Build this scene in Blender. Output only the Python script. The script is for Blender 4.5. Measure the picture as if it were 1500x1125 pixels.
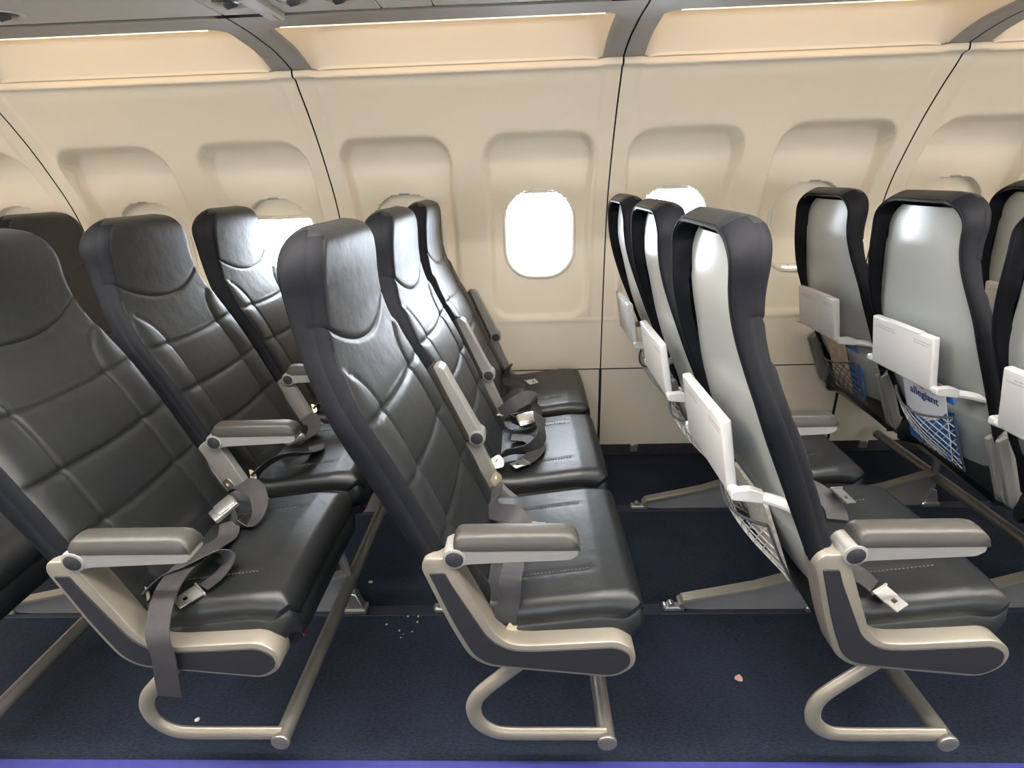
import bpy, bmesh, math, random
from mathutils import Vector, Matrix
random.seed(7)
for o in list(bpy.data.objects): bpy.data.objects.remove(o)
SC = bpy.context.scene
COL = SC.collection
# ------------------------------------------------------------------ camera
cam = bpy.data.cameras.new('camera'); cam_o = bpy.data.objects.new('camera', cam); COL.objects.link(cam_o)
cam.sensor_fit = 'HORIZONTAL'; cam.sensor_width = 36.0; cam.lens = 768.7 / 1500 * 36.0
cam.clip_start = 0.02; cam.clip_end = 2000
R_ = Vector((0.99921954, 0.02400859, -0.03136709)); U_ = Vector((0.02043233, 0.36545292, 0.93060555)); F_ = Vector((-0.03380572, 0.93052015, -0.36467714))
m = Matrix((R_, U_, -F_)).transposed().to_4x4(); m.translation = Vector((1.55384, -0.76028, 1.25358))
cam_o.matrix_world = m
SC.camera = cam_o
# ------------------------------------------------------------------ world (bright overcast sky) and exposure
W_ = bpy.data.worlds.new('world'); SC.world = W_; W_.use_nodes = True
bg = W_.node_tree.nodes['Background']; bg.inputs[0].default_value = (0.90, 0.95, 1.0, 1); bg.inputs[1].default_value = 28.0
SC.view_settings.view_transform = 'Standard'; SC.view_settings.look = 'None'
SC.view_settings.exposure = 0.66; SC.view_settings.gamma = 1.0; SC.view_settings.use_curve_mapping = False

def area(name, loc, rot, sx, sy, power, color):
    l = bpy.data.lights.new(name, 'AREA'); l.shape = 'RECTANGLE'; l.size = sx; l.size_y = sy; l.energy = power; l.color = color
    o = bpy.data.objects.new(name, l); COL.objects.link(o); o.location = loc; o.rotation_euler = rot; return o
# two runs of ceiling lighting above the aisle (under the diffusers built further down)
CEIL_P = 125
area('ceiling_lamp', (1.5, -0.02, 2.085), (math.radians(14), 0, 0), 7.4, 0.12, CEIL_P, (1.0, 0.95, 0.88))
area('ceiling_lamp', (1.5, -0.48, 2.085), (math.radians(-14), 0, 0), 7.4, 0.12, CEIL_P, (1.0, 0.95, 0.88))

# ------------------------------------------------------------------ helpers
P = 0.706      # seat pitch
S = 0.47       # seat spacing across
WP = 0.5346    # window pitch
SEAM0 = 0.8035
def lerp(a, b, t): return a + (b - a) * t
def sstep(a, b, x):
    t = min(1, max(0, (x - a) / (b - a))); return t * t * (3 - 2 * t)
def table(tab, x):
    if x <= tab[0][0]: return tab[0][1]
    for (x0, y0), (x1, y1) in zip(tab, tab[1:]):
        if x <= x1: return lerp(y0, y1, (x - x0) / (x1 - x0))
    return tab[-1][1]
def smooth_table(tab, x, h=0.02):
    return sum(table(tab, x + d * h) for d in (-1, -.5, 0, .5, 1)) / 5

def tree(mat): return mat.node_tree.nodes, mat.node_tree.links
def material(name, color, rough=0.5, metal=0.0, spec=0.5, var=0.0, vscale=8.0, bump=0.0, bscale=200.0, coat=0.0, stretch=None, sheen=0.0):
    mt = bpy.data.materials.new(name); mt.use_nodes = True; N, Lk = tree(mt); b = N['Principled BSDF']
    b.inputs['Base Color'].default_value = (*color, 1); b.inputs['Roughness'].default_value = rough
    b.inputs['Metallic'].default_value = metal; b.inputs['Specular IOR Level'].default_value = spec
    b.inputs['Coat Weight'].default_value = coat; b.inputs['Sheen Weight'].default_value = sheen
    tc = N.new('ShaderNodeTexCoord'); src = tc.outputs['Object']
    if stretch:
        mp = N.new('ShaderNodeMapping'); mp.inputs['Scale'].default_value = stretch; Lk.new(src, mp.inputs['Vector']); src = mp.outputs['Vector']
    if var:
        n = N.new('ShaderNodeTexNoise'); n.inputs['Scale'].default_value = vscale; n.inputs['Detail'].default_value = 5
        Lk.new(src, n.inputs['Vector'])
        cr = N.new('ShaderNodeValToRGB'); e = cr.color_ramp.elements
        e[0].position = 0.3; e[1].position = 0.7
        e[0].color = (*[c * (1 - var) for c in color], 1); e[1].color = (*[min(1, c * (1 + var)) for c in color], 1)
        Lk.new(n.outputs['Fac'], cr.inputs['Fac']); Lk.new(cr.outputs['Color'], b.inputs['Base Color'])
    if bump:
        n2 = N.new('ShaderNodeTexNoise'); n2.inputs['Scale'].default_value = bscale; n2.inputs['Detail'].default_value = 4
        Lk.new(src, n2.inputs['Vector'])
        bp = N.new('ShaderNodeBump'); bp.inputs['Strength'].default_value = bump; bp.inputs['Distance'].default_value = 0.002
        Lk.new(n2.outputs['Fac'], bp.inputs['Height']); Lk.new(bp.outputs['Normal'], b.inputs['Normal'])
    return mt
def emission(name, color, strength):
    mt = bpy.data.materials.new(name); mt.use_nodes = True; N, Lk = tree(mt); b = N['Principled BSDF']
    b.inputs['Base Color'].default_value = (*color, 1); b.inputs['Emission Color'].default_value = (*color, 1); b.inputs['Emission Strength'].default_value = strength
    return mt
def leather(name, color, rough):
    mt = material(name, color, rough, bump=0.10, bscale=420, var=0.15, vscale=30)
    N, Lk = tree(mt); b = N['Principled BSDF']
    tc = N.new('ShaderNodeTexCoord'); n = N.new('ShaderNodeTexNoise'); n.inputs['Scale'].default_value = 9; n.inputs['Detail'].default_value = 3
    Lk.new(tc.outputs['Object'], n.inputs['Vector'])
    mr = N.new('ShaderNodeMapRange'); mr.inputs['To Min'].default_value = rough - 0.05; mr.inputs['To Max'].default_value = rough + 0.07
    Lk.new(n.outputs['Fac'], mr.inputs['Value']); Lk.new(mr.outputs['Result'], b.inputs['Roughness'])
    # second, broader wrinkle relief added to the grain
    bps = [x for x in N if x.type == 'BUMP'][0]
    n3 = N.new('ShaderNodeTexNoise'); n3.inputs['Scale'].default_value = 28; n3.inputs['Detail'].default_value = 2
    Lk.new(tc.outputs['Object'], n3.inputs['Vector'])
    b2 = N.new('ShaderNodeBump'); b2.inputs['Strength'].default_value = 0.22; b2.inputs['Distance'].default_value = 0.006
    Lk.new(n3.outputs['Fac'], b2.inputs['Height']); Lk.new(bps.outputs['Normal'], b2.inputs['Normal']); Lk.new(b2.outputs['Normal'], b.inputs['Normal'])
    return mt
M = dict(
    leather=leather('black_leather', (0.0090, 0.0100, 0.0112), 0.42),
    gusset=leather('navy_black_gusset', (0.0050, 0.0055, 0.0080), 0.62),
    shell=material('grey_shell_plastic', (0.33, 0.345, 0.335), 0.28, var=0.03, vscale=3),
    tray=material('light_grey_tray_plastic', (0.52, 0.515, 0.505), 0.38, bump=0.03, bscale=600),
    print_=material('grey_print', (0.32, 0.31, 0.31), 0.6),
    frame=material('champagne_frame_paint', (0.225, 0.203, 0.168), 0.36, metal=0.35, var=0.04, vscale=12),
    arm=material('grey_armrest_plastic', (0.215, 0.21, 0.20), 0.36, var=0.03, vscale=10),
    pad=material('taupe_armrest_pad', (0.035, 0.032, 0.028), 0.48, bump=0.06, bscale=500),
    leg_plate=material('grey_leg_plate', (0.13, 0.13, 0.135), 0.5, var=0.1, vscale=10),
    cap=material('charcoal_cap', (0.022, 0.023, 0.025), 0.5),
    inlay=material('charcoal_inlay', (0.013, 0.0135, 0.017), 0.55, bump=0.05, bscale=500),
    metal=material('brushed_metal', (0.55, 0.54, 0.52), 0.32, metal=0.9, var=0.06, vscale=20),
    tube=material('aluminium_tube', (0.29, 0.275, 0.255), 0.36, metal=0.75, var=0.06, vscale=14),
    brass=material('pale_gold_anchor', (0.62, 0.55, 0.42), 0.35, metal=0.8),
    webbing=material('charcoal_webbing', (0.030, 0.028, 0.031), 0.62, bump=0.3, bscale=260, stretch=(1, 1, 1), var=0.12, vscale=60),
    stitch=material('pale_stitch', (0.09, 0.09, 0.09), 0.7),
    cord=material('pale_net_cord', (0.42, 0.41, 0.39), 0.7),
    cord_dark=material('dark_net_cord', (0.06, 0.06, 0.065), 0.7),
    red=material('red_tab', (0.42, 0.03, 0.02), 0.5),
    pouch=material('black_pouch', (0.012, 0.012, 0.014), 0.6),
    wall=material('cream_panel_plastic', (0.79, 0.70, 0.565), 0.42, var=0.015, vscale=3, bump=0.03, bscale=350),
    cove=material('grey_cove_overhang', (0.335, 0.312, 0.295), 0.5, var=0.015, vscale=3),
    shade=material('cream_shade_plastic', (0.74, 0.67, 0.54), 0.45, var=0.02, vscale=4),
    rim=material('cream_window_rim', (0.72, 0.68, 0.60), 0.33),
    dado=material('cream_dado_plastic', (0.70, 0.635, 0.53), 0.45, var=0.015, vscale=3),
    dark=material('black_gap', (0.01, 0.01, 0.01), 0.8),
    grille=material('black_grille', (0.02, 0.02, 0.022), 0.6, var=0.3, vscale=40),
    psu=material('grey_service_panel', (0.52, 0.49, 0.46), 0.5, var=0.02, vscale=4),
    psu_dark=material('smoked_lens', (0.06, 0.06, 0.062), 0.25),
    ceil=material('white_ceiling_panel', (0.72, 0.70, 0.66), 0.5),
    strip=material('blue_aisle_strip', (0.030, 0.034, 0.19), 0.45, var=0.1, vscale=30),
    white=material('white_card', (0.78, 0.79, 0.82), 0.4),
    blue=material('blue_cover', (0.03, 0.14, 0.42), 0.4, var=0.5, vscale=40),
    ink=material('navy_ink', (0.01, 0.035, 0.20), 0.5),
    sun=material('orange_ink', (0.85, 0.30, 0.03), 0.5),
    tan=material('tan_print', (0.55, 0.42, 0.30), 0.45, var=0.3, vscale=30),
    paper=material('paper_edges', (0.55, 0.52, 0.46), 0.7, var=0.3, vscale=90),
    crumb=material('pale_crumb', (0.55, 0.50, 0.42), 0.8),
    pink=material('pink_wrapper', (0.55, 0.30, 0.27), 0.6, var=0.3, vscale=60),
    apron=material('pale_concrete', (0.55, 0.56, 0.58), 0.8, var=0.1, vscale=0.05),
    terminal=material('bluish_terminal_wall', (0.020, 0.026, 0.034), 0.7, var=0.25, vscale=0.2),
)
M['gusset'].node_tree.nodes['Principled BSDF'].inputs['Specular IOR Level'].default_value = 0.15
# carpet: navy, woven flecks and fine relief
def carpet():
    mt = material('navy_carpet', (0.010, 0.014, 0.028), 0.95, spec=0.15)
    N, Lk = tree(mt); b = N['Principled BSDF']; tc = N.new('ShaderNodeTexCoord')
    mp = N.new('ShaderNodeMapping'); mp.inputs['Scale'].default_value = (1.0, 2.6, 1.0); Lk.new(tc.outputs['Object'], mp.inputs['Vector'])
    n = N.new('ShaderNodeTexNoise'); n.inputs['Scale'].default_value = 95; n.inputs['Detail'].default_value = 6; n.inputs['Roughness'].default_value = 0.7
    Lk.new(mp.outputs['Vector'], n.inputs['Vector'])
    n2 = N.new('ShaderNodeTexNoise'); n2.inputs['Scale'].default_value = 5; n2.inputs['Detail'].default_value = 3; Lk.new(tc.outputs['Object'], n2.inputs['Vector'])
    mx = N.new('ShaderNodeMath'); mx.operation = 'MULTIPLY_ADD'; mx.inputs[1].default_value = 0.35; Lk.new(n2.outputs['Fac'], mx.inputs[0]); Lk.new(n.outputs['Fac'], mx.inputs[2])
    cr = N.new('ShaderNodeValToRGB'); e = cr.color_ramp.elements
    e[0].position = 0.45; e[0].color = (0.004, 0.0055, 0.0095, 1); e[1].position = 0.92; e[1].color = (0.026, 0.036, 0.058, 1)
    Lk.new(mx.outputs[0], cr.inputs['Fac']); Lk.new(cr.outputs['Color'], b.inputs['Base Color'])
    bp = N.new('ShaderNodeBump'); bp.inputs['Strength'].default_value = 0.6; bp.inputs['Distance'].default_value = 0.004
    Lk.new(n.outputs['Fac'], bp.inputs['Height']); Lk.new(bp.outputs['Normal'], b.inputs['Normal'])
    return mt
M['carpet'] = carpet()
def glass():
    mt = bpy.data.materials.new('window_glass'); mt.use_nodes = True; N, Lk = tree(mt); N.remove(N['Principled BSDF'])
    out = N['Material Output']; t = N.new('ShaderNodeBsdfTransparent'); t.inputs[0].default_value = (0.96, 0.98, 1, 1)
    g = N.new('ShaderNodeBsdfGlossy'); g.inputs['Roughness'].default_value = 0.03
    fr = N.new('ShaderNodeFresnel'); fr.inputs['IOR'].default_value = 1.35
    mx = N.new('ShaderNodeMixShader'); Lk.new(fr.outputs[0], mx.inputs[0]); Lk.new(t.outputs[0], mx.inputs[1]); Lk.new(g.outputs[0], mx.inputs[2]); Lk.new(mx.outputs[0], out.inputs[0])
    return mt
M['glass'] = glass()

def mesh(name, V, Fc, smooth=True, sharp=None):
    me = bpy.data.meshes.new(name); me.from_pydata([tuple(v) for v in V], [], Fc)
    bm = bmesh.new(); bm.from_mesh(me); bmesh.ops.recalc_face_normals(bm, faces=bm.faces); bm.to_mesh(me); bm.free()
    if smooth:
        me.polygons.foreach_set('use_smooth', [True] * len(me.polygons))
        if sharp is not None: me.set_sharp_from_angle(angle=math.radians(sharp))
    return me
def obj(name, me, mat, parent=None, loc=None):
    if not me.materials: me.materials.append(M[mat] if isinstance(mat, str) else mat)
    o = bpy.data.objects.new(name, me); COL.objects.link(o)
    if parent: o.parent = parent
    if loc: o.location = loc
    return o
def empty(name, loc=(0, 0, 0)):
    o = bpy.data.objects.new(name, None); COL.objects.link(o); o.location = loc; o.empty_display_size = 0.05; return o
def tag(o, label=None, cat=None, group=None, kind=None):
    if label: o['label'] = label
    if cat: o['category'] = cat
    if group: o['group'] = group
    if kind: o['kind'] = kind
    return o
class MB:
    """collects simple solids into one mesh"""
    def __init__(s): s.V = []; s.F = []
    def add(s, V, F):
        k = len(s.V); s.V += [tuple(v) for v in V]; s.F += [tuple(i + k for i in f) for f in F]; return s
    def bm(s, b):
        b.verts.index_update(); return s.add([v.co[:] for v in b.verts], [[v.index for v in f.verts] for f in b.faces])
    def box(s, x0, x1, y0, y1, z0, z1, bevel=0.0, seg=2, mat=None):
        b = bmesh.new(); bmesh.ops.create_cube(b, size=1)
        for v in b.verts: v.co = Vector((lerp(x0, x1, v.co.x + .5), lerp(y0, y1, v.co.y + .5), lerp(z0, z1, v.co.z + .5)))
        if bevel: bmesh.ops.bevel(b, geom=b.edges[:], offset=bevel, segments=seg, profile=0.5, affect='EDGES')
        if mat is not None: b.transform(mat)
        s.bm(b); b.free(); return s
    def prism(s, poly, y0, y1, bevel=0.0, seg=2):
        """polygon in (x,z) extruded along y"""
        b = bmesh.new(); vs = [b.verts.new((p[0], y0, p[1])) for p in poly]; f = b.faces.new(vs)
        r = bmesh.ops.extrude_face_region(b, geom=[f]); nv = [e for e in r['geom'] if isinstance(e, bmesh.types.BMVert)]
        bmesh.ops.translate(b, verts=nv, vec=(0, y1 - y0, 0))
        if bevel:
            ed = [e for e in b.edges if abs(e.verts[0].co.y - e.verts[1].co.y) < 1e-6]
            bmesh.ops.bevel(b, geom=ed, offset=bevel, segments=seg, profile=0.5, affect='EDGES')
        s.bm(b); b.free(); return s
    def tube(s, pts, r, n=10, cap=True, flat=1.0, radii=None):
        pts = [Vector(p) for p in pts]; V = []; F = []
        up = None
        for i, p in enumerate(pts):
            d = (pts[min(i + 1, len(pts) - 1)] - pts[max(i - 1, 0)]).normalized()
            if up is None:
                up = Vector((0, 0, 1)) if abs(d.z) < 0.9 else Vector((1, 0, 0))
            a = d.cross(up).normalized(); up = a.cross(d).normalized()
            rr = radii[i] if radii else r
            for k in range(n):
                t = 2 * math.pi * k / n; V.append(p + a * math.cos(t) * rr * flat + up * math.sin(t) * rr)
        for i in range(len(pts) - 1):
            for k in range(n):
                F.append((i * n + k, i * n + (k + 1) % n, (i + 1) * n + (k + 1) % n, (i + 1) * n + k))
        if cap: F.append(tuple(range(n))[::-1]); F.append(tuple((len(pts) - 1) * n + k for k in range(n)))
        return s.add(V, F)
    def cyl_y(s, x, z, y0, y1, r, n=20, bevel=0.0):
        poly = [(x + r * math.cos(2 * math.pi * k / n), z + r * math.sin(2 * math.pi * k / n)) for k in range(n)]
        return s.prism(poly, y0, y1, bevel)
    def grid(s, rows):
        n = len(rows[0]); V = [p for r in rows for p in r]
        F = [(i * n + k, i * n + k + 1, (i + 1) * n + k + 1, (i + 1) * n + k) for i in range(len(rows) - 1) for k in range(n - 1)]
        return s.add(V, F)
    def mesh(s, name, smooth=True, sharp=40): return mesh(name, s.V, s.F, smooth, sharp)
    def build(s, name, mat, parent=None, loc=None, smooth=True, sharp=40): return obj(name, s.mesh(name, smooth, sharp), mat, parent, loc)
def spline(pts, n=8):
    """Catmull-Rom through points"""
    pts = [Vector(p) for p in pts]; out = []
    for i in range(len(pts) - 1):
        p0 = pts[max(i - 1, 0)]; p1 = pts[i]; p2 = pts[i + 1]; p3 = pts[min(i + 2, len(pts) - 1)]
        for k in range(n):
            t = k / n
            out.append(0.5 * ((2 * p1) + (p2 - p0) * t + (2 * p0 - 5 * p1 + 4 * p2 - p3) * t * t + (3 * p1 - p0 - 3 * p2 + p3) * t ** 3))
    out.append(pts[-1]); return out
def round_poly(poly, r, n=5):
    """round the corners of a 2D polygon; r may be a list"""
    out = []; N = len(poly)
    for i in range(N):
        a = Vector(poly[i - 1]); b = Vector(poly[i]); c = Vector(poly[(i + 1) % N]); rr = r[i] if isinstance(r, (list, tuple)) else r
        if rr <= 0: out.append(tuple(b)); continue
        d1 = (a - b); d2 = (c - b); l = min(rr, d1.length * .48, d2.length * .48); p1 = b + d1.normalized() * l; p2 = b + d2.normalized() * l
        for k in range(n + 1):
            t = k / n; out.append(tuple(p1 * (1 - t) ** 2 + b * 2 * t * (1 - t) + p2 * t * t))
    return out
def ribbon(pts, width, wdirs, thick=0.0022, n=7):
    """belt webbing: a strip swept along a spline; wdirs give the width direction at each control point"""
    C = spline(pts, n); Wd = spline(wdirs, n); rows = [[], [], [], []]; mb = MB()
    V = []; F = []
    for i, p in enumerate(C):
        d = (C[min(i + 1, len(C) - 1)] - C[max(i - 1, 0)]).normalized(); w = Vector(Wd[i]); w = (w - d * w.dot(d)).normalized(); nn = d.cross(w).normalized()
        for a, b in ((-1, -1), (1, -1), (1, 1), (-1, 1)): V.append(p + w * a * width / 2 + nn * b * thick / 2)
    for i in range(len(C) - 1):
        for k in range(4): F.append((i * 4 + k, i * 4 + (k + 1) % 4, (i + 1) * 4 + (k + 1) % 4, (i + 1) * 4 + k))
    F.append((0, 1, 2, 3)); e = (len(C) - 1) * 4; F.append((e, e + 1, e + 2, e + 3))
    return mb.add(V, F)

# ================================================================== SETTING: side wall
PROF = [(0.055, 1.468), (0.30, 1.469), (0.443, 1.472), (0.70, 1.467), (0.85, 1.462), (1.0, 1.450), (1.125, 1.434), (1.21, 1.410), (1.30, 1.368), (1.395, 1.320), (1.46, 1.279), (1.53, 1.232), (1.585, 1.183)]
UPPER = [(0.800, 1.655), (0.925, 1.650), (1.057, 1.636), (1.145, 1.615), (1.183, 1.595)]     # (Y, Z)
def prof_y(z): return smooth_table(PROF, z, 0.04)
WZ, WHX, WHZ = 1.037, 0.145, 0.180        # window centre height, half sizes of the rim's outside
def rrect_sd(x, z, hx, hz, r):            # signed distance to a rounded rectangle (negative inside)
    qx = abs(x) - hx + r; qz = abs(z) - hz + r
    return math.hypot(max(qx, 0), max(qz, 0)) + min(max(qx, qz), 0) - r
PW = 2 * WP
def wall_panel_mesh():
    xs = []; x = 0.002; gap = 0.0028
    nx = 150; xs = [gap + (PW - 2 * gap) * i / nx for i in range(nx + 1)]
    zs = [0.446 + (1.575 - 0.446) * i / 150 for i in range(151)]
    rows = []
    for z in zs:
        row = []
        for x in xs:
            y = prof_y(z)
            fl = sstep(0.052, 0.062, min(x, PW - x)); y -= 0.004 * fl * sstep(0.66, 0.70, z)
            best = 9
            for wx in (WP * 0.5, WP * 1.5):
                d = rrect_sd(x - wx, z - 1.042, 0.207, 0.362, 0.085); best = min(best, d)
                # flat window pocket sunk into the curving wall, deep under its top edge
                plane = 1.480 - 0.045 * sstep(1.06, 1.31, z) if z < 1.30 else 1.318 + 0.117 * math.sqrt(max(0, 1 - ((z - 1.30) / 0.106) ** 2))
                dep = max(0, plane - y)
                mask = sstep(0.0, lerp(0.024, 0.008, sstep(1.18, 1.36, z)), -d)
                y += dep * mask
            # shallow horizontal ridge under the pockets
            y -= 0.004 * math.exp(-((z - 0.672) / 0.006) ** 2)
            row.append((x, y, z))
        rows.append(row)
    # ledge: rounded nose, an upright lip facing the cabin, then the light cove in the overhanging top part
    LEDGE = [(1.186, 1.580), (1.178, 1.5805), (1.174, 1.583), (1.1735, 1.588), (1.1745, 1.598), (1.178, 1.602), (1.184, 1.6025)]
    for y_, z_ in LEDGE:
        row = []
        for x in xs:
            inner = sstep(0.055, 0.080, min(x, PW - x)); row.append((x, y_, z_ - 0.004 * inner))
        rows.append(row)
    ny = 84; hx = PW / 2 - 0.055; r = 0.05
    for i in range(ny + 1):
        yy = 1.190 - (1.190 - 0.803) * i / ny; row = []
        for x in xs:
            dx = abs(x - PW / 2)
            z = max(smooth_table(UPPER, yy, 0.02), 1.585) if yy < 1.15 else lerp(smooth_table(UPPER, 1.15, 0.02), 1.600, (yy - 1.15) / 0.04)
            lip = 0.889 + (r * (1 - math.sqrt(max(0, 1 - min(1, max(0, dx - hx + r) / r) ** 2))))
            back = 1 - (1 - min(1, max(0, (1.192 - yy) / 0.17))) ** 2.4
            z += 0.130 * sstep(0.0, 0.075, hx - dx) * sstep(0.0, 0.016, yy - lip) * back
            row.append((x, yy, z))
        rows.append(row)
    mb = MB().grid(rows)
    # cut the window openings
    keep = []
    for f in mb.F:
        cx = sum(mb.V[i][0] for i in f) / 4; cz = sum(mb.V[i][2] for i in f) / 4; cy = sum(mb.V[i][1] for i in f) / 4
        if cy > 1.3 and any(rrect_sd(cx - wx, cz - WZ, WHX - 0.007, WHZ - 0.007, 0.12) < 0 for wx in (WP * .5, WP * 1.5)): continue
        keep.append(f)
    me = mesh('sidewall_panel', mb.V, keep, True); n = nx + 1
    def inside(f):
        x, y, z = (sum(mb.V[i][c] for i in f) / 4 for c in range(3)); return abs(x - PW / 2) < hx - 0.004 and 0.892 < y and z > smooth_table(UPPER, y, 0.02) + 0.006
    me.materials.append(M['wall']); me.materials.append(M['cove'])      # overhang faces round the light cove take a darker grey, the cove itself cream
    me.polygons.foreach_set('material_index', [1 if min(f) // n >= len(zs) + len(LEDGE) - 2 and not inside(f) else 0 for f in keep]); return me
PANEL = wall_panel_mesh()
def dado_mesh():
    g = 0.006; rows = []
    zs = [0.062, 0.064, 0.07, 0.15, 0.3, 0.40, 0.434, 0.438, 0.4405]
    mb = MB()
    rows = [[(g + (PW - 2 * g) * k / 12, prof_y(z) - (0.003 if 0.065 < z < 0.433 else 0.0), z) for k in range(13)] for z in zs]
    mb.grid(rows); mb.grid([[(x, y + 0.01, z) for x, y, z in rows[0]], rows[0]])
    return mb.mesh('dado_panel', True, 50)
DADO = dado_mesh()
def stadium(hx, hz, r, n=12):
    out = []
    for cx, cz, a0 in ((hx - r, hz - r, 0), (-hx + r, hz - r, 90), (-hx + r, -hz + r, 180), (hx - r, -hz + r, 270)):
        for k in range(n + 1):
            a = math.radians(a0 + 90 * k / n); out.append((cx + r * math.cos(a), cz + r * math.sin(a)))
    return out
def rim_mesh():
    # loops of (outset, y): bead on the panel, inner funnel to the pane
    loops = [(0.004, 1.486), (0.004, 1.476), (0.000, 1.472), (-0.006, 1.472), (-0.010, 1.477), (-0.011, 1.488), (-0.016, 1.500), (-0.024, 1.520), (-0.026, 1.545)]
    mb = MB(); L = [[(x, y, z) for x, z in stadium(WHX + o, WHZ + o, 0.118 + o)] for o, y in loops]
    n = len(L[0]); V = [p for l in L for p in l]
    F = [(i * n + k, i * n + (k + 1) % n, (i + 1) * n + (k + 1) % n, (i + 1) * n + k) for i in range(len(L) - 1) for k in range(n)]
    return mb.add(V, F).mesh('window_frame', True, 50)
RIM = rim_mesh()
def pane_mesh():
    p = stadium(WHX - 0.02, WHZ - 0.02, 0.10); mb = MB(); mb.prism(p, 1.541, 1.544); return mb.mesh('pane', False)
PANE = pane_mesh()
def shade_mesh(zb):
    p = stadium(WHX - 0.013, WHZ - 0.013, 0.105, 16); zb -= WZ
    q = [(x, max(z, zb)) for x, z in p]; out = []
    for a in q:
        if not out or (abs(a[0] - out[-1][0]) + abs(a[1] - out[-1][1])) > 1e-5: out.append(a)
    return MB().prism(out, 1.493, 1.497).mesh('shade', True, 30)
def handle_mesh():
    mb = MB(); mb.box(-0.034, 0.034, 1.484, 1.494, -0.001, 0.013, 0.0045, 3); mb.box(-0.105, 0.105, 1.489, 1.4945, 0.013, 0.017, 0.001, 1); return mb.mesh('shade_handle')
HANDLE = handle_mesh()
CLOSED, PART, OPEN = 0.876, 1.126, 1.196
SHADES = {-4: CLOSED, -3: OPEN, -2: CLOSED, -1: CLOSED, 0: CLOSED, 1: PART, 2: CLOSED, 3: OPEN, 4: OPEN, 5: CLOSED, 6: CLOSED, 7: OPEN, 8: CLOSED, 9: CLOSED}
SM = {v: shade_mesh(v) for v in (CLOSED, PART, OPEN)}
YA = -0.25                                  # aisle centre line: the far side mirrors the near one
wall_r = tag(empty('wall_right', (0, 0, 0)), 'cream sidewall of the cabin with window pockets and light coves', kind='structure')
wall_l = tag(empty('wall_left', (0, 2 * YA, 0)), 'cream sidewall across the aisle', kind='structure'); wall_l.scale = (1, -1, 1)
wn = 0
backing = MB().box(-3.5, 6.2, 1.60, 1.62, 0, 0.45).mesh('x', False)
for side, wl in ((0, wall_r), (1, wall_l)):
    for n in range(-2, 4):
        x0 = SEAM0 + n * PW - PW * 0
        if side == 0 or True:
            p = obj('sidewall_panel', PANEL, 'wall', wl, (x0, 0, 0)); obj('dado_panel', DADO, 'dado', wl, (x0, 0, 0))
        for h in (0, 1):
            wn += 1; k = 2 * n + h + 2
            w = empty('window_%d' % wn, (x0 + WP * (h + .5), 2 * YA if side else 0, WZ)); w['kind'] = 'structure'
            if side: w.scale = (1, -1, 1)
            zb = SHADES.get(k, CLOSED) if side == 0 else (OPEN if k % 4 else CLOSED)
            if zb != CLOSED:      # sampling portal for the daylight, no light of its own
                pl = area('daylight_portal', (x0 + WP * (h + .5), (2 * YA - 1.538) if side else 1.538, WZ), (math.radians(-90 if not side else 90), 0, 0), 0.27, 0.34, 1, (1, 1, 1)); pl.data.cycles.is_portal = True
            obj('window_frame', RIM, 'rim', w); obj('pane', PANE, 'glass', w)
            sh = obj('shade', SM[zb], 'shade', w); hd = obj('handle', HANDLE, 'shade', sh, (0, 0, zb - WZ))
    # dark seam backing behind the joints, foot grille, outer skin closing the wall (with window cut-outs left free)
    mb = MB()
    for n in range(-2, 5):
        xs = SEAM0 + n * PW
        rows = []
        for z in [0.05 + 0.05 * i for i in range(31)]: rows.append([(xs - 0.02, prof_y(z) + 0.012, z), (xs + 0.02, prof_y(z) + 0.012, z)])
        for y_, z_ in UPPER[::-1]: rows.append([(xs - 0.02, y_ + 0.004, z_ + 0.012), (xs + 0.02, y_ + 0.004, z_ + 0.012)])
        mb.grid(rows)
    mb.box(-1.4, 5.1, 1.474, 1.478, 0.425, 0.452)
    mb.build('seam_gasket', 'dark', wl, smooth=False)
    g = MB().box(-1.4, 5.1, 1.478, 1.50, 0.0, 0.07); g.build('foot_grille', 'grille', wl, smooth=False)
    for n in range(-2, 4):
        for q in (0.17, 0.62):
            MB().box(-0.018, 0.018, 1.462, 1.479, 0.022, 0.062, 0.003, 1).build('foot_bracket', 'metal', wl, (SEAM0 + n * PW + q, 0, 0))
    # outer skin: opaque strips above and below the window band, and piers between the windows
    sk = MB(); X0, X1 = SEAM0 - 2 * PW, SEAM0 + 4 * PW
    sk.box(X0, X1, 1.56, 1.58, -0.05, WZ - 0.17); sk.box(X0, X1, 1.56, 1.58, WZ + 0.17, 1.95)
    for i in range(13): sk.box(X0 + i * WP - WP / 2 + 0.135, X0 + i * WP + WP / 2 - 0.135, 1.56, 1.58, WZ - 0.17, WZ + 0.17)
    sk.box(X0, X1, 0.30, 1.58, 1.95, 1.97)
    sk.build('outer_skin', 'dark', wl, smooth=False)
    # cove lamps: diffuser bead seen along the lip and the lamp hidden behind it
    for n in range(-2, 4):
        x0 = SEAM0 + n * PW
        MB().tube([(0.10, 0.889, 1.6515), (PW - 0.10, 0.889, 1.6515)], 0.0018, 8).build('cove_light_lens', emission('cove_lens', (1.0, 0.84, 0.56), 1.1) if n == -2 and side == 0 else bpy.data.materials['cove_lens'], wl, (x0, 0, 0))
        MB().box(0.10, PW - 0.10, 0.915, 0.935, 1.715, 1.735, 0.004, 1).build('cove_light_tube', emission('cove_lamp', (1.0, 0.77, 0.50), 3.7) if n == -2 and side == 0 else bpy.data.materials['cove_lamp'], wl, (x0, 0, 0))

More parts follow.
